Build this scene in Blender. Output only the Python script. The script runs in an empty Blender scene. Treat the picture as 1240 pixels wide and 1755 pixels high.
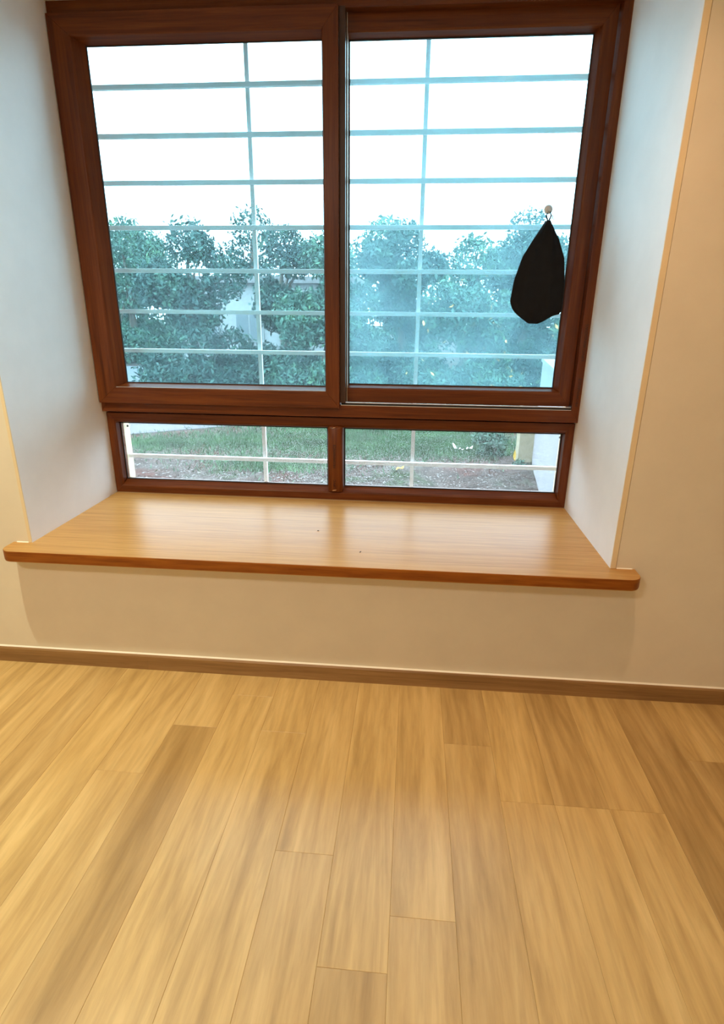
import bpy, math, random
import numpy as np
from mathutils import Matrix, Vector

scene = bpy.context.scene
col = scene.collection
Z0 = 0.538            # window seat top above the floor; shapes below are measured from the seat top
random.seed(7)
rng = np.random.default_rng(7)

# ------------------------------------------------------------------ camera
cam_d = bpy.data.cameras.new('camera')
cam = bpy.data.objects.new('camera', cam_d)
col.objects.link(cam)
cam_d.sensor_fit = 'HORIZONTAL'
cam_d.sensor_width = 36.0
cam_d.lens = 36.0 * 978.95 / 1240.0
cam_d.clip_start = 0.02
cam_d.clip_end = 400
CAM = Vector((1.4378, -1.9236, 0.8480 + Z0))
yaw, pitch, roll = -0.0850, -0.3351, 0.0101
fw = Vector((math.sin(yaw) * math.cos(pitch), math.cos(yaw) * math.cos(pitch), math.sin(pitch)))
rt = Vector((math.cos(yaw), -math.sin(yaw), 0.0))
up = rt.cross(fw)
r2 = rt * math.cos(roll) + up * math.sin(roll)
u2 = -rt * math.sin(roll) + up * math.cos(roll)
cam.matrix_world = Matrix(((r2.x, u2.x, -fw.x, CAM.x), (r2.y, u2.y, -fw.y, CAM.y), (r2.z, u2.z, -fw.z, CAM.z), (0, 0, 0, 1)))
scene.camera = cam

# ------------------------------------------------------------------ sky, exposure
world = bpy.data.worlds.new('overcast_sky')
scene.world = world
world.use_nodes = True
bg = world.node_tree.nodes['Background']
bg.inputs['Color'].default_value = (0.75, 0.90, 1.03, 1)
bg.inputs['Strength'].default_value = 9.2
vs = scene.view_settings
vs.view_transform = 'Standard'
vs.look = 'None'
vs.gamma = 1.0
vs.use_curve_mapping = False
vs.exposure = 0.0
scene.cycles.use_denoising = True
scene.cycles.max_bounces = 10
scene.cycles.diffuse_bounces = 6
scene.cycles.transparent_max_bounces = 16
scene.cycles.sample_clamp_indirect = 8.0

LAMPS = [  # x, y, watts, colour, radius, beam
    (0.04, -0.572, 16.3, (1.0, 0.99, 0.72), 0.044, 110), (1.90, -0.572, 7.4, (1.0, 0.62, 0.38), 0.044, 110), (0.2, -2.8, 38.0, (1.0, 0.87, 0.77), 0.30, 180)]  # the last one is an added wide lamp for soft ambient fill

# ------------------------------------------------------------------ materials
def newmat(name):
    m = bpy.data.materials.new(name)
    m.use_nodes = True
    nt = m.node_tree
    return m, nt, nt.nodes, nt.links, nt.nodes['Principled BSDF']

def coords(nd, lk, scale, rnd=False, rot=(0, 0, 0)):
    tc = nd.new('ShaderNodeTexCoord')
    mp = nd.new('ShaderNodeMapping')
    mp.inputs['Scale'].default_value = scale
    mp.inputs['Rotation'].default_value = rot
    lk.new(tc.outputs['Object'], mp.inputs['Vector'])
    if rnd:
        oi = nd.new('ShaderNodeObjectInfo')
        mu = nd.new('ShaderNodeMath'); mu.operation = 'MULTIPLY'; mu.inputs[1].default_value = 57.0
        lk.new(oi.outputs['Random'], mu.inputs[0])
        cb = nd.new('ShaderNodeCombineXYZ')
        for i in range(3):
            lk.new(mu.outputs[0], cb.inputs[i])
        lk.new(cb.outputs[0], mp.inputs['Location'])
    return mp

def noise(nd, lk, vec, scale=1.0, detail=5.0, rough=0.55, dist=0.0):
    n = nd.new('ShaderNodeTexNoise')
    n.inputs['Scale'].default_value = scale
    n.inputs['Detail'].default_value = detail
    n.inputs['Roughness'].default_value = rough
    n.inputs['Distortion'].default_value = dist
    lk.new(vec.outputs[0], n.inputs['Vector'])
    return n

def ramp(nd, lk, src, stops):
    r = nd.new('ShaderNodeValToRGB')
    e = r.color_ramp.elements
    while len(e) < len(stops):
        e.new(0.5)
    for el, (p, c) in zip(e, stops):
        el.position = p
        el.color = (*c, 1) if len(c) == 3 else c
    lk.new(src, r.inputs[0])
    return r

def mixrgb(nd, lk, a, b, fac, mode='MIX'):
    m = nd.new('ShaderNodeMix'); m.data_type = 'RGBA'; m.blend_type = mode
    for s, i in ((fac, 0), (a, 6), (b, 7)):
        if hasattr(s, 'is_linked') or hasattr(s, 'links'):
            lk.new(s, m.inputs[i])
        elif isinstance(s, (int, float)):
            m.inputs[i].default_value = s
        else:
            m.inputs[i].default_value = (*s, 1)
    return m.outputs[2]

def bump(nd, lk, bs, src, strength, dist=0.001):
    b = nd.new('ShaderNodeBump')
    b.inputs['Strength'].default_value = strength
    b.inputs['Distance'].default_value = dist
    lk.new(src, b.inputs['Height'])
    lk.new(b.outputs[0], bs.inputs['Normal'])

def wood(name, dark, mid, light, scale, rough=0.35, rnd=False, tone=0.0, spec=0.5, coat=0.0, bumpy=0.15):
    m, nt, nd, lk, bs = newmat(name)
    mp = coords(nd, lk, scale, rnd)
    n1 = noise(nd, lk, mp, 1.0, 8.0, 0.62, 0.6)
    n2 = noise(nd, lk, mp, 3.7, 6.0, 0.6, 0.3)
    r1 = ramp(nd, lk, n1.outputs[0], [(0.30, dark), (0.5, mid), (0.72, light)])
    r2_ = ramp(nd, lk, n2.outputs[0], [(0.32, (0.72, 0.70, 0.66)), (0.6, (1, 1, 1))])
    c = mixrgb(nd, lk, r1.outputs[0], r2_.outputs[0], 0.7, 'MULTIPLY')
    if tone > 0:
        oi = nd.new('ShaderNodeObjectInfo')
        rt_ = ramp(nd, lk, oi.outputs['Random'], [(0.0, (1 - tone, 1 - tone * 1.15, 1 - tone * 1.3)), (0.5, (1, 1, 1)), (1.0, (1 + tone * .25, 1 + tone * .3, 1 + tone * .2))])
        c = mixrgb(nd, lk, c, rt_.outputs[0], 1.0, 'MULTIPLY')
    lk.new(c, bs.inputs['Base Color'])
    bs.inputs['Roughness'].default_value = rough
    bs.inputs['Specular IOR Level'].default_value = spec
    if coat:
        bs.inputs['Coat Weight'].default_value = coat
        bs.inputs['Coat Roughness'].default_value = 0.2
    bump(nd, lk, bs, n2.outputs[0], bumpy, 0.0006)
    return m

def paint(name, c, var=0.04, rough=0.75, spec=0.25, scale=6.0, bumpy=0.06):
    m, nt, nd, lk, bs = newmat(name)
    mp = coords(nd, lk, (scale,) * 3)
    n = noise(nd, lk, mp, 1.0, 6.0, 0.6)
    a = tuple(x * (1 - var) for x in c); b = tuple(min(1, x * (1 + var)) for x in c)
    r = ramp(nd, lk, n.outputs[0], [(0.35, a), (0.65, b)])
    lk.new(r.outputs[0], bs.inputs['Base Color'])
    bs.inputs['Roughness'].default_value = rough
    bs.inputs['Specular IOR Level'].default_value = spec
    mp2 = coords(nd, lk, (90,) * 3)
    n2 = noise(nd, lk, mp2, 1.0, 4.0, 0.6)
    bump(nd, lk, bs, n2.outputs[0], bumpy, 0.001)
    return m

def plain(name, c, rough=0.5, metal=0.0, spec=0.5):
    return_ = newmat(name)
    m, nt, nd, lk, bs = return_
    mp = coords(nd, lk, (25,) * 3)
    n = noise(nd, lk, mp, 1.0, 4.0, 0.6)
    r = ramp(nd, lk, n.outputs[0], [(0.3, tuple(x * .85 for x in c)), (0.7, tuple(min(1, x * 1.1) for x in c))])
    lk.new(r.outputs[0], bs.inputs['Base Color'])
    bs.inputs['Roughness'].default_value = rough
    bs.inputs['Metallic'].default_value = metal
    bs.inputs['Specular IOR Level'].default_value = spec
    return m

def glass(name, tint, dust, speck, speck_scale, film=(0.82, 0.84, 0.84)):
    """thin pane: tinted see-through glass, a mirror reflection, and a film of dust and dried drops"""
    m, nt, nd, lk, bs = newmat(name)
    nd.remove(bs)
    out = nd['Material Output']
    tr = nd.new('ShaderNodeBsdfTransparent'); tr.inputs[0].default_value = (*tint, 1)
    gl = nd.new('ShaderNodeBsdfGlossy'); gl.inputs['Roughness'].default_value = 0.02
    fr = nd.new('ShaderNodeFresnel'); fr.inputs['IOR'].default_value = 1.25
    m1 = nd.new('ShaderNodeMixShader')
    lk.new(fr.outputs[0], m1.inputs[0]); lk.new(tr.outputs[0], m1.inputs[1]); lk.new(gl.outputs[0], m1.inputs[2])
    tl = nd.new('ShaderNodeBsdfTranslucent'); tl.inputs[0].default_value = (*film, 1)
    df = nd.new('ShaderNodeBsdfDiffuse'); df.inputs[0].default_value = (0.55, 0.55, 0.53, 1)
    dm = nd.new('ShaderNodeMixShader'); dm.inputs[0].default_value = 0.12
    lk.new(tl.outputs[0], dm.inputs[1]); lk.new(df.outputs[0], dm.inputs[2])
    mp = coords(nd, lk, (1, 1, 1))
    nb = noise(nd, lk, mp, 3.5, 4.0, 0.6)
    nf = noise(nd, lk, mp, speck_scale, 3.0, 0.7)
    rb = ramp(nd, lk, nb.outputs[0], [(0.3, (dust * .55,) * 3), (0.7, (dust * 1.4,) * 3)])
    rf = ramp(nd, lk, nf.outputs[0], [(0.50, (0, 0, 0)), (0.66, (speck,) * 3)])
    ad = nd.new('ShaderNodeMath'); ad.operation = 'ADD'; ad.use_clamp = True
    lk.new(rb.outputs[0], ad.inputs[0]); lk.new(rf.outputs[0], ad.inputs[1])
    m2 = nd.new('ShaderNodeMixShader')
    lk.new(ad.outputs[0], m2.inputs[0]); lk.new(m1.outputs[0], m2.inputs[1]); lk.new(dm.outputs[0], m2.inputs[2])
    lk.new(m2.outputs[0], out.inputs['Surface'])
    return m

FR_D, FR_M, FR_L = (0.076, 0.0170, 0.0035), (0.136, 0.032, 0.0060), (0.195, 0.052, 0.0095)
MAT = {}
MAT['frame_h'] = wood('walnut_foil_along_rail', FR_D, FR_M, FR_L, (2.2, 60, 60), 0.34, spec=0.32)
MAT['frame_v'] = wood('walnut_foil_along_stile', FR_D, FR_M, FR_L, (60, 60, 2.2), 0.34, spec=0.32)
MAT['interlock'] = wood('shaded_walnut_foil', (0.03, 0.010, 0.005), (0.05, 0.016, 0.007), (0.07, 0.024, 0.010), (60, 60, 2.2), 0.4)  # dark brown with the shade on the recessed stile put into the colour
MAT['seat'] = wood('oak_laminate_top', (0.43, 0.225, 0.070), (0.52, 0.282, 0.092), (0.57, 0.32, 0.112), (1.6, 55, 55), 0.30, spec=0.095, bumpy=0.08)
MAT['band'] = wood('reddish_edge_band', (0.21, 0.052, 0.006), (0.33, 0.100, 0.011), (0.42, 0.150, 0.020), (2.6, 30, 34), 0.45, spec=0.25)
MAT['plank'] = wood('oak_floor_plank', (0.41, 0.25, 0.085), (0.57, 0.37, 0.14), (0.68, 0.47, 0.20), (13, 1.1, 13), 0.36, rnd=True, tone=0.18)
MAT['subfloor'] = plain('dark_underlay', (0.06, 0.04, 0.025), 0.9)
MAT['base'] = wood('brown_skirting', (0.22, 0.115, 0.040), (0.30, 0.165, 0.06), (0.38, 0.22, 0.085), (1.6, 40, 40), 0.42)
MAT['wall'] = paint('cream_wall_paint', (0.77, 0.70, 0.55), 0.025, 0.7)
MAT['room'] = paint('cream_room_paint', (0.76, 0.69, 0.55), 0.02, 0.8)
MAT['ceiling'] = paint('white_ceiling_paint', (0.82, 0.80, 0.76), 0.02, 0.85)
MAT['jamb'] = paint('white_niche_paint', (0.88, 0.88, 0.89), 0.02, 0.6)
MAT['strip'] = paint('cream_corner_strip', (0.80, 0.66, 0.42), 0.03, 0.6)
MAT['caulk'] = paint('white_sealant', (0.88, 0.82, 0.70), 0.03, 0.5)
MAT['gasket'] = plain('black_rubber', (0.012, 0.012, 0.014), 0.55)
MAT['alu'] = plain('pale_aluminium', (0.78, 0.74, 0.70), 0.3, 0.35)
MAT['ink'] = plain('dark_print', (0.018, 0.007, 0.005), 0.6)
MAT['film'] = plain('torn_film', (0.55, 0.30, 0.15), 0.4)
MAT['glass_left'] = glass('tinted_glass_inner', (0.74, 0.90, 0.93), 0.030, 0.06, 260, (0.55, 0.76, 0.84))
MAT['glass_right'] = glass('tinted_glass_outer', (0.74, 0.92, 0.95), 0.092, 0.09, 240, (0.46, 0.78, 0.88))
MAT['glass_low'] = glass('fixed_glass_rain_spotted', (0.90, 0.95, 0.96), 0.014, 0.14, 210, (0.84, 0.80, 0.78))
MAT['grille'] = paint('white_enamel', (0.90, 0.90, 0.90), 0.03, 0.45, 0.5)
MAT['cloth'] = plain('black_cloth', (0.010, 0.011, 0.013), 0.85, spec=0.2)
MAT['ext'] = paint('cream_outside_paint', (0.66, 0.56, 0.38), 0.08, 0.8, bumpy=0.3)
MAT['speck'] = plain('dark_crumb', (0.03, 0.02, 0.015), 0.8)
MAT['lamp_ring'] = plain('white_lamp_ring', (0.85, 0.84, 0.82), 0.4)

m, nt, nd, lk, bs = newmat('lit_diffuser')
bs.inputs['Base Color'].default_value = (0.9, 0.8, 0.6, 1)
bs.inputs['Emission Color'].default_value = (1.0, 0.88, 0.66, 1)
bs.inputs['Emission Strength'].default_value = 6.0
MAT['lit'] = m

# ------------------------------------------------------------------ mesh helpers
class MB:
    def __init__(self):
        self.v = []; self.f = []
    def add(self, vs_, fs):
        o = len(self.v)
        self.v += [tuple(p) for p in vs_]
        self.f += [tuple(i + o for i in f) for f in fs]
        return self
    def box(self, x0, x1, y0, y1, z0, z1, ch=0.0):
        if ch <= 0:
            vs_ = [(x, y, z) for z in (z0, z1) for y in (y0, y1) for x in (x0, x1)]
            return self.add(vs_, [(0, 2, 3, 1), (4, 5, 7, 6), (0, 1, 5, 4), (2, 6, 7, 3), (0, 4, 6, 2), (1, 3, 7, 5)])
        vs_ = []
        for z, i in ((z0, 0), (z0 + ch, 0), (z1 - ch, 0), (z1, ch)):
            j = ch if z == z0 else i
            vs_ += [(x0 + j, y0 + j, z), (x1 - j, y0 + j, z), (x1 - j, y1 - j, z), (x0 + j, y1 - j, z)]
        fs = [(3, 2, 1, 0), (12, 13, 14, 15)]
        for k in range(3):
            for a in range(4):
                b = (a + 1) % 4
                fs.append((k * 4 + a, k * 4 + b, k * 4 + 4 + b, k * 4 + 4 + a))
        return self.add(vs_, fs)
    def tube(self, pts, radii, n=8, cap=True):
        rings = []
        for i, p in enumerate(pts):
            p = Vector(p)
            a = Vector(pts[max(i - 1, 0)]); b = Vector(pts[min(i + 1, len(pts) - 1)])
            t = (b - a).normalized()
            h = Vector((0, 0, 1)) if abs(t.z) < 0.9 else Vector((1, 0, 0))
            s = t.cross(h).normalized(); w = t.cross(s)
            rings.append([p + (s * math.cos(q) + w * math.sin(q)) * radii[i] for q in [2 * math.pi * k / n for k in range(n)]])
        vs_ = [q for r in rings for q in r]
        fs = []
        for i in range(len(pts) - 1):
            for k in range(n):
                fs.append((i * n + k, i * n + (k + 1) % n, (i + 1) * n + (k + 1) % n, (i + 1) * n + k))
        if cap:
            fs.append(tuple(range(n))[::-1]); fs.append(tuple((len(pts) - 1) * n + k for k in range(n)))
        return self.add(vs_, fs)
    def loft(self, rings, closed=True, cap=True):
        n = len(rings[0]); vs_ = [q for r in rings for q in r]; fs = []
        for i in range(len(rings) - 1):
            for k in range(n if closed else n - 1):
                fs.append((i * n + k, i * n + (k + 1) % n, (i + 1) * n + (k + 1) % n, (i + 1) * n + k))
        if cap and closed:
            fs.append(tuple(range(n))[::-1]); fs.append(tuple((len(rings) - 1) * n + k for k in range(n)))
        return self.add(vs_, fs)
    def build(self, name, mat, parent=None, smooth=False, lift=True):
        me = bpy.data.meshes.new(name)
        z = Z0 if lift else 0.0
        me.from_pydata([(a, b, c + z) for a, b, c in self.v], [], self.f)
        return finish(me, name, mat, parent, smooth)

def finish(me, name, mat, parent=None, smooth=False):
    import bmesh
    b = bmesh.new(); b.from_mesh(me)
    bmesh.ops.recalc_face_normals(b, faces=b.faces)
    b.to_mesh(me); b.free()
    me.materials.append(MAT[mat] if isinstance(mat, str) else mat)
    if smooth:
        me.shade_smooth()
        if smooth == 'auto':
            me.set_sharp_from_angle(angle=math.radians(35))
    me.update()
    o = bpy.data.objects.new(name, me)
    col.objects.link(o)
    if parent is not None:
        hang(o, parent)
    return o

def hang(o, parent):
    o.parent = parent
    o.matrix_parent_inverse = parent.matrix_basis.inverted() if parent.parent is None else (parent.parent.matrix_basis @ parent.matrix_parent_inverse @ parent.matrix_basis).inverted() if False else parent.matrix_basis.inverted()

def empty(name, x, y, z):
    o = bpy.data.objects.new(name, None)
    o.empty_display_size = 0.1
    col.objects.link(o)
    o.location = (x, y, z + Z0)
    o.matrix_basis = Matrix.Translation((x, y, z + Z0))
    return o

def tag(o, label=None, cat=None, group=None, kind=None):
    for k, v in (('label', label), ('category', cat), ('group', group), ('kind', kind)):
        if v:
            o[k] = v
    return o

def structure(o, label, cat):
    return tag(o, label, cat, kind='structure')

FLZ = -Z0
W, D = 2.16, 0.662
CEIL, HEAD = 2.12, 1.95
XL, XR, YB = -1.59, 3.816, -4.2

# ------------------------------------------------------------------ room shell
b = MB()
hx0, hx1, hz0 = -0.014, 2.181, -0.043
YO = 0.86
b.box(XL - 0.15, hx0, 0, YO, -1.352, CEIL + 0.15).box(hx1, XR + 0.15, 0, YO, -1.352, CEIL + 0.15)
b.box(hx0, hx1, 0, YO, -1.352, hz0).box(hx0, hx1, 0, YO, HEAD + 0.02, CEIL + 0.15)
structure(b.build('wall_back', 'wall'), 'cream painted wall holding the deep window niche', 'wall')
structure(MB().box(XL - 0.15, XL, YB, 0, FLZ - .05, CEIL + .15).build('wall_left', 'room'), 'cream painted wall on the left side of the room', 'wall')
structure(MB().box(XR, XR + 0.15, YB, 0, FLZ - .05, CEIL + .15).build('wall_right', 'room'), 'cream painted wall on the right side of the room', 'wall')
structure(MB().box(XL - .15, XR + .15, YB - .15, YB, FLZ - .05, CEIL + .15).build('wall_rear', 'room'), 'cream painted wall opposite the window niche', 'wall')
structure(MB().box(XL, XR, YB, 0, CEIL, CEIL + .15).build('ceiling', 'ceiling'), 'white painted ceiling with recessed lights', 'ceiling')

floor = MB().box(XL, XR, YB, 0, FLZ - 0.05, FLZ - 0.009).build('floor', 'subfloor')
structure(floor, 'honey oak laminate floor laid towards the window wall', 'floor')
PW, PL = 0.159, 1.215
def plank_mesh(length):
    p = MB().box(0.0001, PW - 0.0001, 0.0001, length - 0.0001, -0.008, 0.0, 0.0007)
    me = bpy.data.meshes.new('plank')
    me.from_pydata(p.v, [], p.f)
    me.materials.append(MAT['plank'])
    return me
full = plank_mesh(PL)
cut = {}
prnd = random.Random(21)
for i in range(round((XR - XL) / PW)):
    x = XL + i * PW
    first = 0.135 if abs(x - 0.795) < 0.01 else prnd.choice([0.32, 0.55, 0.78, 0.93, 1.06, 1.215])
    y = 0.0
    k = 0
    while y > YB + 0.01:
        L = first if k == 0 else PL
        L = min(L, y - YB)
        key = round(L, 3)
        me = full if abs(L - PL) < 1e-4 else cut.setdefault(key, plank_mesh(L))
        o = bpy.data.objects.new('plank', me)
        col.objects.link(o)
        o.location = (x, y - L, FLZ + Z0)
        o.parent = floor
        y -= L; k += 1

# skirting of two boards with a pale sealant line on top
bb = structure(empty('baseboard_back', 1.1, -0.006, FLZ), 'low brown wooden skirting board under the window seat', 'baseboard')
def skirting(x0, x1):
    T, h = 0.012, 0.0664
    pr = [(0, FLZ), (-T, FLZ), (-T, FLZ + h - 0.006), (-T + 0.004, FLZ + h), (0, FLZ + h)]
    MB().loft([[(x, y, z) for y, z in pr] for x in (x0, x1)]).build('board', 'base', bb)
skirting(XL, 0.4053); skirting(0.4057, XR)
pr = [(0, FLZ + .0664), (-0.0055, FLZ + .0664), (-0.004, FLZ + .069), (0, FLZ + .071)]
MB().loft([[(x, y, z) for y, z in pr] for x in (XL, XR)]).build('sealant_line', 'caulk', bb)

# niche lining: white side panels with cream front edges, soffit
def lining(name, x0, x1, label):
    e = structure(empty(name, (x0 + x1) / 2, 0.3, 0), label, 'niche wall')
    MB().box(x0, x1, 0.0005, 0.74, 0, HEAD).build('side_panel', 'jamb', e)
    MB().box(x0 + .0006, x1 - .0006, -0.003, 0.0005, 0.0005, HEAD + .02, 0.0007).build('corner_strip', 'strip', e)
lining('wall_niche_left', hx0 + .0012, 0.0, 'white side panel of the niche left of the window')
lining('wall_niche_right', W, hx1 - .0018, 'white side panel of the niche right of the window')
structure(MB().box(0, W, 0, 0.74, HEAD, HEAD + .02).build('wall_niche_top', 'jamb'), 'white top panel of the window niche', 'niche wall')
# painted reveals outside the window, where the grille is fixed
structure(MB().box(hx0, 0.005, 0.745, YO, hz0, HEAD).build('wall_reveal_left', 'ext'), 'cream outside reveal seen through the lower left pane', 'outside wall')
structure(MB().box(W - .012, hx1, 0.745, YO, hz0, HEAD).build('wall_reveal_right', 'ext'), 'cream outside reveal right of the window grille', 'outside wall')

# ------------------------------------------------------------------ window seat slab
seat = tag(empty('window_bench', 1.08, 0.28, -0.043), 'long oak window seat slab with dark rounded front edge', 'window bench')
SX0, SX1, SY, TH, RC = -0.077, 2.246, -0.093, 0.043, 0.045
def front_outline(off, n=10):
    r = RC - off
    pts = [(SX0 + off, 0.0)]
    for k in range(n + 1):
        a = math.pi + (math.pi / 2) * k / n
        pts.append((SX0 + RC + r * math.cos(a), SY + RC + r * math.sin(a)))
    for k in range(n + 1):
        a = 1.5 * math.pi + (math.pi / 2) * k / n
        pts.append((SX1 - RC + r * math.cos(a), SY + RC + r * math.sin(a)))
    pts.append((SX1 - off, 0.0))
    return pts
ol = front_outline(0.0012) + [(W, 0.0), (W, D + .02), (0.0, D + .02), (0.0, 0.0)]
MB().loft([[(x, y, z) for x, y in ol] for z in (-TH + .001, 0.0)]).build('slab_board', 'seat', seat)
b = MB()
prof = [(0.0012, -0.0004), (0.0, -0.0018), (0.0, -TH + 0.006), (0.002, -TH + 0.0015), (0.006, -TH), (0.02, -TH)]
b.loft([[(x, y, z) for x, y in front_outline(o_)] for o_, z in prof], closed=False)
b.build('edge_band', 'band', seat, smooth='auto')
for x0, x1 in ((-0.062, -0.014), (2.182, 2.236)):
    MB().loft([[(x, y, z) for y, z in ((-.0035, 0), (-.0022, .0018), (0, .0028), (0, 0))] for x in (x0, x1)]).build('sealant_line', 'caulk', seat)

# ------------------------------------------------------------------ frames
def ring(x0, x1, z0, z1, ys, L, R, B, T):
    """corner loops of a frame: one rectangle per profile level"""
    out = []
    for k, y in enumerate(ys):
        out.append([(x0 + L[k], y, z0 + B[k]), (x1 - R[k], y, z0 + B[k]), (x1 - R[k], y, z1 - T[k]), (x0 + L[k], y, z1 - T[k])])
    return out
def frame(x0, x1, z0, z1, ys, L, R, B, T, parent, names=('rail', 'stile'), sides='BRTL', mats=('frame_h', 'frame_v')):
    """mitred frame, one mesh per member; the profile runs from the outer back edge to the inner back edge"""
    lv = ring(x0, x1, z0, z1, ys, L, R, B, T)
    made = {}
    for s, (a, c) in {'B': (0, 1), 'R': (1, 2), 'T': (2, 3), 'L': (3, 0)}.items():
        if s not in sides:
            continue
        h = s in 'BT'
        o = MB().loft([[l[a] for l in lv], [l[c] for l in lv]]).build(names[0] if h else names[1], mats[0] if h else mats[1], parent)
        bv = o.modifiers.new('soft_edges', 'BEVEL'); bv.width = 0.0012; bv.segments = 2; bv.limit_method = 'ANGLE'
        made[s] = o
    return made
def gasket(x0, x1, z0, z1, w, y, parent, d=0.004):
    lv = ring(x0, x1, z0, z1, [y + d, y, y, y + d], [0, 0, w, w], [0, 0, w, w], [0, 0, w, w], [0, 0, w, w])
    b = MB()
    for a in range(4):
        c = (a + 1) % 4
        for k in range(4):
            k2 = (k + 1) % 4
            b.add([lv[k][a], lv[k][c], lv[k2][c], lv[k2][a]], [(0, 1, 2, 3)])
    b.build('gasket', 'gasket', parent)
def pane(x0, x1, z0, z1, y, mat, parent):
    return MB().box(x0, x1, y, y + 0.005, z0, z1).build('pane', mat, parent)

# printed lettering on the protective foil of the profiles
def print_text(text, size, loc, rot, parent):
    cu = bpy.data.curves.new('print', 'FONT')
    cu.body = text; cu.size = size; cu.extrude = 0.0002; cu.space_character = 1.1
    tmp = bpy.data.objects.new('print_tmp', cu)
    col.objects.link(tmp)
    dg = bpy.context.evaluated_depsgraph_get()
    me = bpy.data.meshes.new_from_object(tmp.evaluated_get(dg))
    bpy.data.objects.remove(tmp)
    me.transform(Matrix.Translation((loc[0], loc[1], loc[2] + Z0)) @ rot)
    me.materials.clear(); me.materials.append(MAT['ink'])
    o = bpy.data.objects.new('printed_lettering', me)
    col.objects.link(o); hang(o, parent)
    return o
# text facing the room (-y), reading upwards
UPW = Matrix(((0, -1, 0, 0), (0, 0, -1, 0), (1, 0, 0, 0), (0, 0, 0, 1)))

# lower fixed window
w2 = structure(empty('window_2', W / 2, D + .03, 0), 'low fixed window of two panes in dark brown frame above the seat', 'window')
ys = [D + .07, D, D, D + .006, D + .040, D + .07]
S = [0, 0, .031, .036, .041, .041]
low = frame(0.001, W - .001, 0.003, 0.3945, ys, S, S, [0, 0, .033, .038, .057, .057], [0, 0, .030, .044, .052, .052], w2, ('frame_rail', 'frame_stile'))
GX = [(0.040, 1.052), (1.126, 2.120)]
for x0, x1 in GX:
    pane(x0, x1, 0.055, 0.346, D + .046, 'glass_low', w2)
    gasket(x0 + (0 if x0 < 1 else .0), x1, 0.0585, 0.344, 0.0060, D + .039, w2)
# bulged mullion lapping over the bottom bead
b = MB()
mx, hw = 1.0895, 0.0355
rows = []
for z, s, dy in ((0.040, .80, .012), (0.043, .93, .004), (0.052, 1, 0), (0.20, 1.03, 0), (0.345, 1, 0), (0.352, .97, .004), (0.358, .9, .012)):
    rr = []
    for k in range(13):
        a = math.pi * k / 12
        cx_ = -math.cos(a)
        rr.append((mx + hw * s * (abs(cx_) ** .75) * (1 if cx_ > 0 else -1), D + .016 + dy - 0.026 * (math.sin(a) ** .6), z))
    rr += [(mx + hw * s * .97, D + .06, z), (mx - hw * s * .97, D + .06, z)]
    rows.append(rr)
mull = b.loft(rows).build('mullion', 'frame_v', w2, smooth='auto')
print_text('PROMINANCE', 0.0165, (mx + .003, D - .0112, 0.160), UPW, mull)
print_text('UPVC', 0.0165, (mx + .003, D - .0112, 0.060), UPW, mull)
for (x, z, s) in ((mx - .013, 0.347, 1), (mx - .016, 0.048, 1.4)):
    MB().add([(x, D - .011, z), (x + .012 * s, D - .0135, z + .003), (x + .017 * s, D - .011, z + .006), (x + .006 * s, D - .0105, z + .0055),
              (x, D - .0095, z), (x + .012 * s, D - .0115, z + .003), (x + .017 * s, D - .0095, z + .006), (x + .006 * s, D - .0095, z + .0055)],
             [(0, 1, 2, 3), (7, 6, 5, 4), (0, 4, 5, 1), (1, 5, 6, 2), (2, 6, 7, 3), (3, 7, 4, 0)]).build('torn_foil_flap', 'film', mull)
MB().loft([[(x, y, z) for y, z in ((D - .004, 0), (D - .003, .0025), (D + .003, .004), (D + .003, 0))] for x in (0.002, W - .002)]).build('sealant_line', 'base', w2)

# upper sliding window
YU = D - 0.031
w1 = structure(empty('window_1', W / 2, YU + .05, 0.404), 'tall sliding window with two dark brown sashes and tinted glass', 'window')
ys = [YU + .105, YU, YU, YU + .105]
fr1 = frame(0.0, W, 0.404, HEAD, ys, [0, 0, .033, .033], [0, 0, .033, .033], [0, 0, .053, .053], [0, 0, .05, .05], w1, ('frame_rail', 'frame_stile'))
MB().box(0.01, W - .01, D + .02, D + .07, 0.390, 0.408).build('coupling_strip', 'gasket', w1)
MB().box(1.12, W - .034, YU + .014, YU + .022, 0.4565, 0.4655, 0.001).build('track_seal', 'gasket', w1)
MB().box(1.12, W - .034, YU + .014, YU + .022, 0.4655, 0.4680, 0.0006).build('track_rail', 'alu', w1)
MB().box(1.12, W - .034, YU + .0005, YU + .003, 0.4565, 0.4592, 0.0006).build('seal_highlight', 'alu', w1)  # brush seal whose pale tone also paints the highlight on the frame lip
print_text('UPVC WINDOWS', 0.0175, (W - .0085, YU - .0008, 0.665), UPW, fr1['R'])
print_text('PROMINANCE', 0.0175, (W - .0085, YU - .0008, 0.475), UPW, fr1['R'])
# left sash on the inner track
s1 = empty('sash', 0.56, D - .03, 0.446); hang(s1, w1)
YS = D - 0.050
ys = [YS + .060, YS, YS, YS + .004, YS + .050, YS + .060]
frame(0.0035, 1.116, 0.447, 1.905, ys, [0, 0, .082, .0865, .120, .120], [0, 0, .057, .0605, .066, .066], [0, 0, .070, .0735, .0885, .0885], [0, 0, .07, .0735, .0885, .0885], s1)
pane(0.120, 1.0505, 0.532, 1.82, YS + .053, 'glass_left', s1)
gasket(0.1215, 1.0525, 0.5335, 1.8185, 0.0055, YS + .048, s1)
MB().box(1.1165, 1.1405, YS + .018, YS + .056, 0.468, 1.905, 0.001).build('interlock_strip', 'interlock', s1)
MB().box(0.092, 1.055, YS + .0005, YS + .0035, 0.5195, 0.5209, 0.0004).build('bead_highlight', 'alu', s1)  # pale strip paints the highlight along the lower bead
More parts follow.
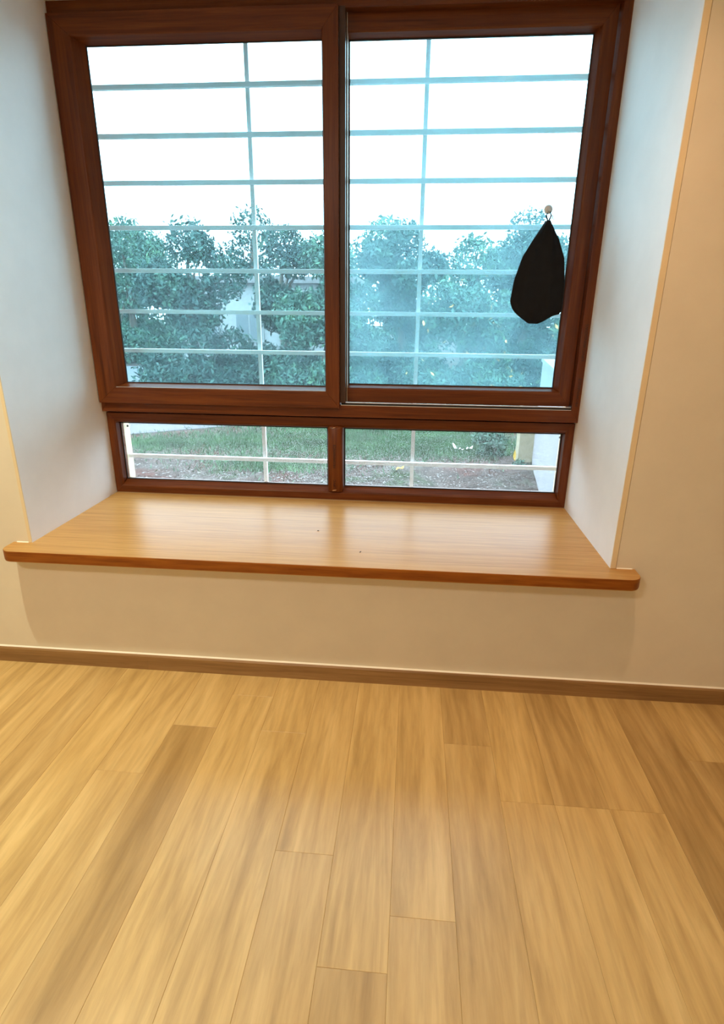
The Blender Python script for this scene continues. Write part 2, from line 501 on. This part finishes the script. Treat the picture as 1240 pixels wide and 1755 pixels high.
# right sash on the outer track
s2 = empty('sash', 1.62, D + .03, 0.466); hang(s2, w1)
YT = D + 0.008
ys = [YT + .055, YT, YT, YT + .005, YT + .034, YT + .055]
frame(1.117, 2.1245, 0.468, 1.905, ys, [0, 0, .021, .025, .029, .029], [0, 0, .048, .053, .070, .070], [0, 0, .058, .063, .074, .074], [0, 0, .06, .065, .075, .075], s2)
pane(1.144, 2.057, 0.540, 1.833, YT + .040, 'glass_right', s2)
gasket(1.1455, 2.0550, 0.5415, 1.8305, 0.0050, YT + .034, s2)
MB().box(1.1425, 1.1450, YT - .003, YT + .034, 0.468, 1.905, 0.0006).build('seal_edge', 'alu', s2)

# ------------------------------------------------------------------ grille outside the glass
gr = tag(empty('window_grille', W / 2, 0.812, 0), 'white metal window grille of thin bars behind the glass', 'grille')
YG = 0.803
for z in [-0.025, 0.151, 0.333, 0.495] + [0.669 + 0.1765 * k for k in range(8)]:
    if z < HEAD:
        MB().box(0.012, W - .012, YG, YG + .018, z - .009, z + .009, 0.001).build('horizontal_bar', 'grille', gr)
for x in (0.712, 1.449):
    MB().box(x - .009, x + .009, YG + .018, YG + .034, hz0, HEAD, 0.001).build('vertical_bar', 'grille', gr)
for x in (0.012, W - .012):
    for z in (0.30, 1.2):
        MB().tube([(x - .004 if x > 1 else x, YG + .02, z), (x - .010 if x > 1 else x + .006, YG + .02, z)], [.006, .005], 8).build('fixing_bolt', 'ink', gr)

# black cloth hung on a hook on the right pane
YC = YT + 0.018
cl = tag(empty('hanging_cloth', 1.95, YC, 0.815), 'black cloth bundle hanging at the top right of the right pane', 'cloth')
levels = [(0.814, 1.922, 1.950), (0.8165, 1.912, 1.962), (0.821, 1.904, 1.972), (0.827, 1.896, 1.984), (0.835, 1.884, 1.996), (0.845, 1.869, 2.014), (0.853, 1.860, 2.040), (0.862, 1.851, 2.046), (0.874, 1.842, 2.048), (0.90, 1.832, 2.048), (0.98, 1.840, 2.047), (1.07, 1.865, 2.035), (1.14, 1.905, 2.005), (1.18, 1.93, 1.98), (1.205, 1.945, 1.965)]
rows = []
for li, (z, xa, xb) in enumerate(levels):
    cx_, rx = (xa + xb) / 2, (xb - xa) / 2
    ry = min(0.017, 0.006 + 0.02 * li / 6)
    rr = []
    for k in range(48):
        a = 2 * math.pi * k / 48
        fold = 1 + 0.14 * math.sin(7 * a + 0.35 * li) + 0.08 * math.sin(13 * a - .2 * li)
        rr.append((cx_ + rx * math.cos(a), YC + ry * math.sin(a) * fold, z + 0.002 * math.sin(5 * a)))
    rows.append(rr)
MB().loft(rows).build('cloth_bundle', 'cloth', cl, smooth=True)
MB().tube([(1.955, YC, 1.20), (1.965, YC, 1.225), (1.955, YC, 1.245), (1.945, YC, 1.225), (1.955, YC, 1.20)], [.003] * 5, 8).build('hanging_loop', 'cloth', cl, smooth=True)
MB().tube([(1.955, YT + .039, 1.25), (1.955, YT + .033, 1.25), (1.955, YT + .028, 1.25), (1.955, YT + .026, 1.246), (1.955, YC - .006, 1.240), (1.955, YC - .008, 1.247)], [.018, .014, .005, .0035, .003, .003], 12).build('hook', 'lamp_ring', cl, smooth=True)

# ------------------------------------------------------------------ crumbs on the seat
for (x, y, s, ang, lab) in ((1.073, 0.246, .0032, .3, 'tiny round dark crumb on the seat below the mullion'), (1.265, 0.045, .0030, 1.3, 'tiny long dark crumb near the front edge of the seat')):
    b = MB()
    pts = []
    k_ = 2.1 if 'long' in lab else 1.2
    c_, s_ = math.cos(ang), math.sin(ang)
    rr = []
    for j, (t, r_) in enumerate(((-1, .3), (-.5, .85), (.1, 1), (.6, .7), (1, .25))):
        ring_ = []
        for q in range(8):
            a = 2 * math.pi * q / 8
            px_, py_, pz_ = t * s * k_, math.cos(a) * r_ * s * .7, math.sin(a) * r_ * s * .5 + s * .5
            ring_.append((x + px_ * c_ - py_ * s_, y + px_ * s_ + py_ * c_, pz_))
        rr.append(ring_)
    tag(b.loft(rr).build('crumb', 'speck', smooth=True), lab, 'crumb')

# ------------------------------------------------------------------ recessed ceiling lights, plus a fill light added at the back
for (x, y, watt, lcol, R_, beam), lab in zip(LAMPS, ('small recessed round ceiling light near the window wall, on the left', 'small recessed round ceiling light near the window wall, on the right', 'large round fill light added on the ceiling at the back of the room')):
    e = tag(empty('recessed_ceiling_light', x, y, CEIL), lab, 'ceiling light', 'recessed ceiling lights')
    ringp = [(R_ + .018, 0), (R_ + .018, -.004), (R_ + .012, -.007), (R_ + .002, -.006), (R_, -.001), (R_, 0)]
    n = 32
    rows = [[(x + r_ * math.cos(2 * math.pi * k / n), y + r_ * math.sin(2 * math.pi * k / n), CEIL + z) for k in range(n)] for r_, z in ringp]
    MB().loft(rows, cap=False).build('trim_ring', 'lamp_ring', e, smooth=True)
    rd = R_ - .0002
    MB().loft([[(x + rd * math.cos(2 * math.pi * k / n), y + rd * math.sin(2 * math.pi * k / n), CEIL + z) for k in range(n)] for z in (-.002, -.0005)]).build('diffuser', 'lit', e)
    ld = bpy.data.lights.new('lamp_light', 'AREA')
    ld.shape = 'DISK'; ld.size = R_ * 1.2; ld.energy = watt; ld.color = lcol; ld.spread = math.radians(beam)
    lo = bpy.data.objects.new('lamp_light', ld)
    col.objects.link(lo)
    lo.matrix_basis = Matrix.Translation((x, y, CEIL + Z0 - 0.004))
    hang(lo, e)

# ------------------------------------------------------------------ outside
GZ = -1.352
def leafmat(name, c1, c2, c3):
    m, nt, nd, lk, bs = newmat(name)
    mp = coords(nd, lk, (1, 1, 1))
    n = noise(nd, lk, mp, 2.2, 4.0, 0.65)
    r = ramp(nd, lk, n.outputs[0], [(0.32, c1), (0.52, c2), (0.72, c3)])
    lk.new(r.outputs[0], bs.inputs['Base Color'])
    bs.inputs['Roughness'].default_value = 0.6
    bs.inputs['Specular IOR Level'].default_value = 0.25
    return m
MAT['leaf_dark'] = leafmat('dark_leaves', (0.022, 0.052, 0.046), (0.034, 0.080, 0.066), (0.06, 0.13, 0.075))
MAT['leaf_mid'] = leafmat('mid_leaves', (0.032, 0.075, 0.058), (0.05, 0.115, 0.085), (0.09, 0.19, 0.085))
MAT['leaf_pale'] = leafmat('pale_leaves', (0.05, 0.11, 0.075), (0.085, 0.18, 0.10), (0.15, 0.26, 0.10))
MAT['grass'] = leafmat('grass_blades', (0.028, 0.068, 0.036), (0.046, 0.112, 0.056), (0.075, 0.165, 0.075))
MAT['bark'] = wood('bark', (0.05, 0.04, 0.03), (0.10, 0.08, 0.06), (0.17, 0.14, 0.11), (6, 6, 1.2), 0.9, bumpy=0.8)
MAT['flower'] = plain('orange_flower', (0.85, 0.45, 0.12), 0.6)
MAT['road'] = paint('pale_concrete_road', (0.105, 0.11, 0.118), 0.12, 0.9, scale=1.5, bumpy=0.5)
MAT['yard_wall'] = paint('white_lime_wash', (0.24, 0.24, 0.25), 0.08, 0.85, scale=3, bumpy=0.4)
MAT['litter'] = plain('white_plastic', (0.6, 0.6, 0.58), 0.4)
MAT['yellow_leaf'] = plain('yellow_leaf', (0.42, 0.27, 0.02), 0.6)
MAT['house'] = paint('white_house', (0.25, 0.25, 0.25), 0.08, 0.85, scale=.8)
MAT['roof'] = paint('grey_roof', (0.16, 0.15, 0.15), 0.1, 0.9, scale=2)
MAT['dark_glass'] = plain('house_window_glass', (0.05, 0.07, 0.08), 0.1)

m, nt, nd, lk, bs = newmat('soil_and_gravel')
mp = coords(nd, lk, (1, 1, 1))
n1 = noise(nd, lk, mp, 1.1, 5, 0.65, 0.4); n2 = noise(nd, lk, mp, 26, 5, 0.8); n3 = noise(nd, lk, mp, 5.0, 6, 0.7)
c1 = ramp(nd, lk, n1.outputs[0], [(0.38, (0.094, 0.050, 0.042)), (0.47, (0.085, 0.066, 0.058)), (0.55, (0.098, 0.086, 0.078)), (0.64, (0.046, 0.066, 0.038))])
c2 = ramp(nd, lk, n2.outputs[0], [(0.38, (0.30, 0.30, 0.30)), (0.62, (1.55, 1.55, 1.55))])
c3 = ramp(nd, lk, n3.outputs[0], [(0.36, (0.55, 0.55, 0.55)), (0.64, (1.3, 1.3, 1.3))])
c12 = mixrgb(nd, lk, c1.outputs[0], c2.outputs[0], 1.0, 'MULTIPLY')
lk.new(mixrgb(nd, lk, c12, c3.outputs[0], 1.0, 'MULTIPLY'), bs.inputs['Base Color'])
bs.inputs['Roughness'].default_value = 0.95
bs.inputs['Specular IOR Level'].default_value = 0.05
bump(nd, lk, bs, n2.outputs[0], 0.9, 0.03)
MAT['soil'] = m

b = MB().box(-70, 70, YO, 110, GZ - .3, GZ)
structure(b.build('ground_outside', 'soil'), 'bare soil and gravel ground outside the window', 'ground')
pts = [(-30, 1.0), (-7, 6.1), (-3.8, 8.27), (-2.37, 9.23), (-1.2, 10.1), (0.2, 10.9), (6, 11.0), (30, 11.1), (30, 12.1), (6, 12.0), (-2, 11.9), (-4.2, 12.2), (-6.3, 13.6), (-6.9, 21.8), (-30, 21.8)]
structure(MB().loft([[(x, y, GZ + z) for x, y in pts] for z in (-.05, .015)]).build('road_outside', 'road'), 'pale concrete road beyond the grass', 'road')

# lime washed yard wall running away at the right, with a stained end pillar
yw = tag(empty('yard_wall', 3.4, 5.6, GZ), 'white yard wall with a stained cream end pillar, seen through right panes', 'wall')
b = MB()
pa, pb = (2.88, 3.4), (3.34, 7.0)
b.loft([[(pa[0], pa[1], GZ + z), (pb[0], pb[1], GZ + z), (pb[0] + .2, pb[1], GZ + z), (pa[0] + .2, pa[1], GZ + z)] for z in (0, 1.55)])
b.build('wall_run', 'yard_wall', yw)
b = MB()
b.loft([[(pa[0] - .02, pa[1], GZ + z), (pb[0] - .02, pb[1], GZ + z), (pb[0] + .22, pb[1], GZ + z), (pa[0] + .22, pa[1], GZ + z)] for z in (1.55, 1.60)])
b.build('coping', 'yard_wall', yw)
m, nt, nd, lk, bs = newmat('stained_cream_plaster')
mp = coords(nd, lk, (1, 1, 1))
n1 = noise(nd, lk, mp, 14, 3, 0.5)
c1 = ramp(nd, lk, n1.outputs[0], [(0.30, (0.08, 0.09, 0.07)), (0.37, (0.24, 0.215, 0.14)), (0.6, (0.27, 0.24, 0.16))])
lk.new(c1.outputs[0], bs.inputs['Base Color']); bs.inputs['Roughness'].default_value = 0.9
MAT['stained'] = m
MB().box(3.12, 3.42, 7.0, 7.25, GZ, GZ + 0.90, 0.01).build('end_pillar', 'stained', yw)
MB().box(3.09, 3.45, 6.97, 7.28, GZ + 0.90, GZ + 0.95, 0.01).build('pillar_cap', 'stained', yw)

def leaf_cloud(name, centers, radii, count, size, mat, parent, shell=0.55, squash=0.9, lift=True, drop=0.0):
    """foliage: folded leaf blades scattered through overlapping crowns"""
    c = np.array(centers, float); r = np.array(radii, float)
    wts = r ** 2; idx = rng.choice(len(c), count, p=wts / wts.sum())
    d = rng.normal(size=(count, 3)); d /= np.linalg.norm(d, axis=1)[:, None]
    rad = r[idx] * (shell + (1 - shell) * rng.random(count) ** .5) * (1 + .12 * rng.normal(size=count))
    p = c[idx] + d * rad[:, None] * np.array([1, 1, squash])
    keep = p[:, 2] > GZ + 0.03
    p = p[keep]; n = len(p)
    a = rng.normal(size=(n, 3)); a[:, 2] -= drop; a /= np.linalg.norm(a, axis=1)[:, None]
    q = rng.normal(size=(n, 3)); q = np.cross(a, q); q /= np.linalg.norm(q, axis=1)[:, None]
    nn = np.cross(a, q)
    s = size * (0.6 + 0.8 * rng.random(n))[:, None]
    v = np.empty((n, 4, 3))
    v[:, 0] = p - a * s; v[:, 1] = p + q * s * .42 + nn * s * .12; v[:, 2] = p + a * s; v[:, 3] = p - q * s * .42 + nn * s * .12
    v = v.reshape(-1, 3)
    if lift:
        v[:, 2] += Z0
    me = bpy.data.meshes.new(name)
    me.vertices.add(n * 4); me.vertices.foreach_set('co', v.ravel())
    me.loops.add(n * 4); me.loops.foreach_set('vertex_index', np.arange(n * 4, dtype=np.int32))
    me.polygons.add(n); me.polygons.foreach_set('loop_start', np.arange(0, n * 4, 4, dtype=np.int32))
    me.update(calc_edges=True)
    me.materials.append(MAT[mat])
    o = bpy.data.objects.new(name, me); col.objects.link(o)
    if parent is not None:
        hang(o, parent)
    return o

def tree(x, y, h, spread, low, leaves, count, lsize, label, group, flowers=0, name='tree'):
    e = tag(empty(name, x, y, GZ), label, 'tree' if name == 'tree' else name.split('_')[-1], group)
    tr_ = random.Random(int(x * 100 + y * 10))
    tops = []
    pts = [(x, y, GZ - .05), (x + tr_.uniform(-.1, .1), y, GZ + h * .25), (x + tr_.uniform(-.2, .2), y + tr_.uniform(-.2, .2), GZ + h * .5), (x + tr_.uniform(-.2, .2), y, GZ + h * .8)]
    MB().tube(pts, [.035 * h, .027 * h, .02 * h, .008 * h], 10).build('trunk', 'bark', e, smooth=True)
    cs, rs = [], []
    for k in range(9):
        a = 2 * math.pi * k / 9 + tr_.uniform(-.3, .3)
        rr = spread * tr_.uniform(.35, .75)
        zz = GZ + low + (h - low) * tr_.uniform(.12, .85)
        cpt = (x + rr * math.cos(a), y + rr * math.sin(a) * .7, zz)
        cs.append(cpt); rs.append(spread * tr_.uniform(.28, .45))
        if k % 2 == 0:
            st = pts[2]
            MB().tube([st, ((st[0] + cpt[0]) / 2, (st[1] + cpt[1]) / 2, (st[2] + cpt[2]) / 2 + .15), cpt], [.012 * h, .008 * h, .004 * h], 6).build('branch', 'bark', e, smooth=True)
    cs.append((x, y, GZ + h - spread * .35)); rs.append(spread * .4)
    cs.append((x, y, GZ + (h + low) / 2)); rs.append(spread * .5)
    if low < 0.3:                                   # branches down to the ground
        for k in range(7):
            a = 2 * math.pi * k / 7 + .4
            cs.append((x + spread * .72 * math.cos(a), y + spread * .5 * math.sin(a), GZ + .35 + .25 * (k % 2))); rs.append(spread * .42)
    leaf_cloud('foliage', cs, rs, int(count * 2.4), lsize * .68, leaves, e, drop=.5)
    if flowers:
        leaf_cloud('blossom', cs, [q * 1.06 for q in rs], int(flowers * 1.5), .065, 'flower', e, shell=.95)
    return e

FG = 'trees along the road outside'
tree(-4.25, 13.2, 4.3, 1.45, 0.15, 'leaf_dark', 8000, .10, 'dark green tree beside the pale road corner, left pane', FG)
tree(-0.75, 13.0, 4.0, 1.45, 0.1, 'leaf_mid', 9000, .095, 'low-branched green tree behind the grille upright of the left pane', FG)
tree(2.75, 13.0, 3.9, 1.45, 0.0, 'leaf_mid', 9000, .095, 'green tree with orange blossom in the middle of the right pane', FG, 120)
tree(6.2, 13.0, 3.8, 1.4, 0.1, 'leaf_pale', 8000, .09, 'pale green tree with blossom below the black cloth', FG, 120)
tree(-2.6, 16.6, 4.6, 1.5, 0.0, 'leaf_dark', 9000, .11, 'dark bushy tree in the second row, left of the grille upright', FG)
tree(1.05, 16.6, 4.7, 1.5, 0.0, 'leaf_dark', 9000, .11, 'dark bushy tree in the second row behind the meeting stiles', FG)
tree(4.7, 16.6, 4.6, 1.5, 0.0, 'leaf_dark', 9000, .11, 'dark bushy tree in the second row, between the two blossoming trees', FG)
tree(-11.4, 24.6, 6.0, 2.3, 0.1, 'leaf_mid', 9000, .13, 'bushy tree across the pale road, seen at the far left', FG)
tree(8.35, 16.6, 4.6, 1.5, 0.2, 'leaf_mid', 7000, .11, 'green tree furthest right in the second row', FG)
BG = 'tall trees in the distance'
for i, (x, y, h, sp, lf, lab) in enumerate((
        (-15, 32, 6.8, 2.9, 'leaf_mid', 'distant tall tree furthest left on the skyline'), (-7.6, 32, 7.5, 2.9, 'leaf_dark', 'distant dark tall tree rising behind the white house'),
        (-0.2, 32, 7.0, 2.9, 'leaf_mid', 'distant tall tree right of the white house'), (7.2, 32, 7.4, 2.9, 'leaf_dark', 'distant dark tall tree above the right pane middle'),
        (14.6, 32, 6.8, 2.9, 'leaf_pale', 'distant pale tall tree furthest right on the skyline'))):
    tree(x, y, h, sp, 0.2, lf, 5000, .19, lab, BG)

# white house behind the trees
hs = tag(empty('house', -5, 24, GZ), 'white flat-roofed house glimpsed between the trees at left', 'house')
MB().box(-8.3, -1.2, 22.5, 26.5, GZ, GZ + 3.3).build('house_walls', 'house', hs)
MB().box(-8.6, -0.9, 22.2, 26.8, GZ + 3.3, GZ + 3.55).build('roof_slab', 'roof', hs)
for x in (-7.3, -5.4, -2.2):
    wdw = MB().box(x - .6, x + .6, 22.44, 22.52, GZ + 1.0, GZ + 2.3, .01).build('window', 'house', hs)
    for k in (-1, 1):
        o = MB().box(x + k * .28 - .25, x + k * .28 + .25, 22.42, 22.46, GZ + 1.08, GZ + 2.22).build('pane', 'dark_glass', wdw)
MB().box(-4.1, -3.2, 22.44, 22.54, GZ, GZ + 2.1, .01).build('door', 'bark', hs)

# grass: uncountable blades in patches
def grass(areas, name, label):
    P = []
    for (cx_, cy_, rx, ry, n) in areas:
        a = rng.random(n) * 2 * math.pi; r_ = np.abs(rng.normal(size=n)) * .75
        P.append(np.stack([cx_ + rx * r_ * np.cos(a), cy_ + ry * r_ * np.sin(a)], 1))
    P = np.concatenate(P)
    P = P[(P[:, 0] < 2.85) | (P[:, 1] > 7.4)]
    n = len(P)
    a = rng.random(n) * math.pi; h = .03 + .06 * rng.random(n); w_ = .006 + .006 * rng.random(n)
    lean = rng.normal(size=(n, 2)) * .03
    v = np.empty((n, 3, 3))
    v[:, 0, :2] = P - np.stack([np.cos(a), np.sin(a)], 1) * w_[:, None]; v[:, 0, 2] = GZ
    v[:, 1, :2] = P + np.stack([np.cos(a), np.sin(a)], 1) * w_[:, None]; v[:, 1, 2] = GZ
    v[:, 2, :2] = P + lean; v[:, 2, 2] = GZ + h
    v = v.reshape(-1, 3); v[:, 2] += Z0
    me = bpy.data.meshes.new(name)
    me.vertices.add(n * 3); me.vertices.foreach_set('co', v.ravel())
    me.loops.add(n * 3); me.loops.foreach_set('vertex_index', np.arange(n * 3, dtype=np.int32))
    me.polygons.add(n); me.polygons.foreach_set('loop_start', np.arange(0, n * 3, 3, dtype=np.int32))
    me.update(calc_edges=True)
    me.materials.append(MAT['grass'])
    o = bpy.data.objects.new(name, me); col.objects.link(o)
    return tag(o, label, 'grass', kind='stuff')
grass([(2.2, 8.2, .8, .7, 24000), (1.1, 8.0, .9, .8, 9000), (0.0, 8.0, 1.2, 1.1, 6500), (-1.5, 8.0, 1.2, 1.0, 6500), (-2.9, 7.6, .9, .6, 4000), (-0.7, 6.4, .8, .4, 4000), (-0.2, 9.4, 1.3, .7, 7000), (2.0, 9.8, 1.6, .7, 9000)],
      'grass', 'short patchy green grass on the ground outside')

# leafy weeds at the foot of the pillar
for (x, y, r_, n, lab) in ((2.78, 7.35, .30, 700, 'leafy green weed in front of the stained cream pillar'), (2.85, 8.15, .40, 800, 'larger green weed clump left of the stained cream pillar'), (3.12, 6.75, .12, 160, 'small weed at the foot of the white yard wall')):
    e = tag(empty('weed_plant', x, y, GZ), lab, 'weed', 'weeds by the yard wall')
    leaf_cloud('leaves', [(x, y, GZ + r_ * .4), (x - r_ * .4, y, GZ + r_ * .3), (x + r_ * .3, y - .05, GZ + r_ * .3)], [r_ * .55, r_ * .5, r_ * .4], n, .035, 'leaf_mid', e, shell=.2)
    b = MB()
    for k in range(4):
        a = k * 1.7
        b = MB().tube([(x + .02 * math.cos(a), y + .02 * math.sin(a), GZ), (x + r_ * .3 * math.cos(a), y + r_ * .3 * math.sin(a), GZ + r_ * .7)], [.006, .003], 6)
        b.build('stem', 'bark', e)

# litter and fallen leaves
def flake(name, x, y, L, wd, ang, mat, label, cat, group, tilt=0.02, z=0.03):
    n = 9
    top = []
    for k in range(n):
        t = k / (n - 1); hw_ = wd * math.sin(math.pi * min(max(t, .06), .94)) ** .7 * (1 + .2 * math.sin(9 * t + ang))
        top.append((t * L - L / 2, hw_, .02 * math.sin(6 * t + ang)))
    c_, s_ = math.cos(ang), math.sin(ang)
    rows = []
    for (u, hw_, dz) in top:
        rows.append([(x + u * c_ - v_ * s_, y + u * s_ + v_ * c_, GZ + z + dz + tilt * (u / L + .5) + zz) for v_, zz in ((-hw_, .008), (0, 0), (hw_, .008), (hw_, .011), (0, .004), (-hw_, .011))])
    return tag(MB().loft(rows).build(name, mat), label, cat, group)
LG = 'white litter scraps on the grass'
flake('litter_scrap', 2.18, 7.62, .10, .035, 2.6, 'litter', 'white litter scrap on the grass, leftmost of three', 'litter', LG, .06, .06)
flake('litter_scrap', 2.28, 7.52, .08, .025, .1, 'litter', 'white litter scrap on the grass, middle one of three', 'litter', LG, .02, .06)
flake('litter_scrap', 2.42, 7.56, .12, .03, .5, 'litter', 'white litter scrap on the grass, rightmost of three', 'litter', LG, .05, .06)
flake('fallen_leaf', 1.30, 6.20, .12, .04, .4, 'yellow_leaf', 'yellow fallen leaf on the gravel in the right lower pane', 'leaf', 'yellow fallen leaves', .06)
flake('fallen_leaf', 3.06, 6.95, .06, .022, 1.5, 'yellow_leaf', 'yellow leaf standing up beside the stained cream pillar', 'leaf', 'yellow fallen leaves', .15)

# loose stones on the bare soil
P = np.stack([rng.uniform(-4.2, 3.0, 5200), rng.uniform(5.2, 9.0, 5200)], 1)
P = P[(P[:, 0] < 2.75)]
vv, ff = [], []
for k, (x, y) in enumerate(P):
    r_ = 0.006 + 0.016 * random.random() ** 2.5
    h_ = r_ * random.uniform(.5, .9); t = random.uniform(0, 1.5)
    o_ = len(vv)
    for q in range(4):
        a = t + q * math.pi / 2
        w_ = r_ * random.uniform(.8, 1.3)
        vv.append((x + w_ * math.cos(a), y + w_ * math.sin(a), GZ + Z0 + h_ * .3))
    vv += [(x, y, GZ + Z0 + h_), (x, y, GZ + Z0 - .002)]
    for q in range(4):
        ff += [(o_ + q, o_ + (q + 1) % 4, o_ + 4), (o_ + (q + 1) % 4, o_ + q, o_ + 5)]
me = bpy.data.meshes.new('pebbles')
me.from_pydata(vv, [], ff)
MAT['pebble'] = plain('grey_stone', (0.19, 0.18, 0.17), 0.85, spec=0.1)
tag(finish(me, 'pebbles', 'pebble'), 'small grey stones scattered over the bare soil outside', 'stones', kind='stuff')
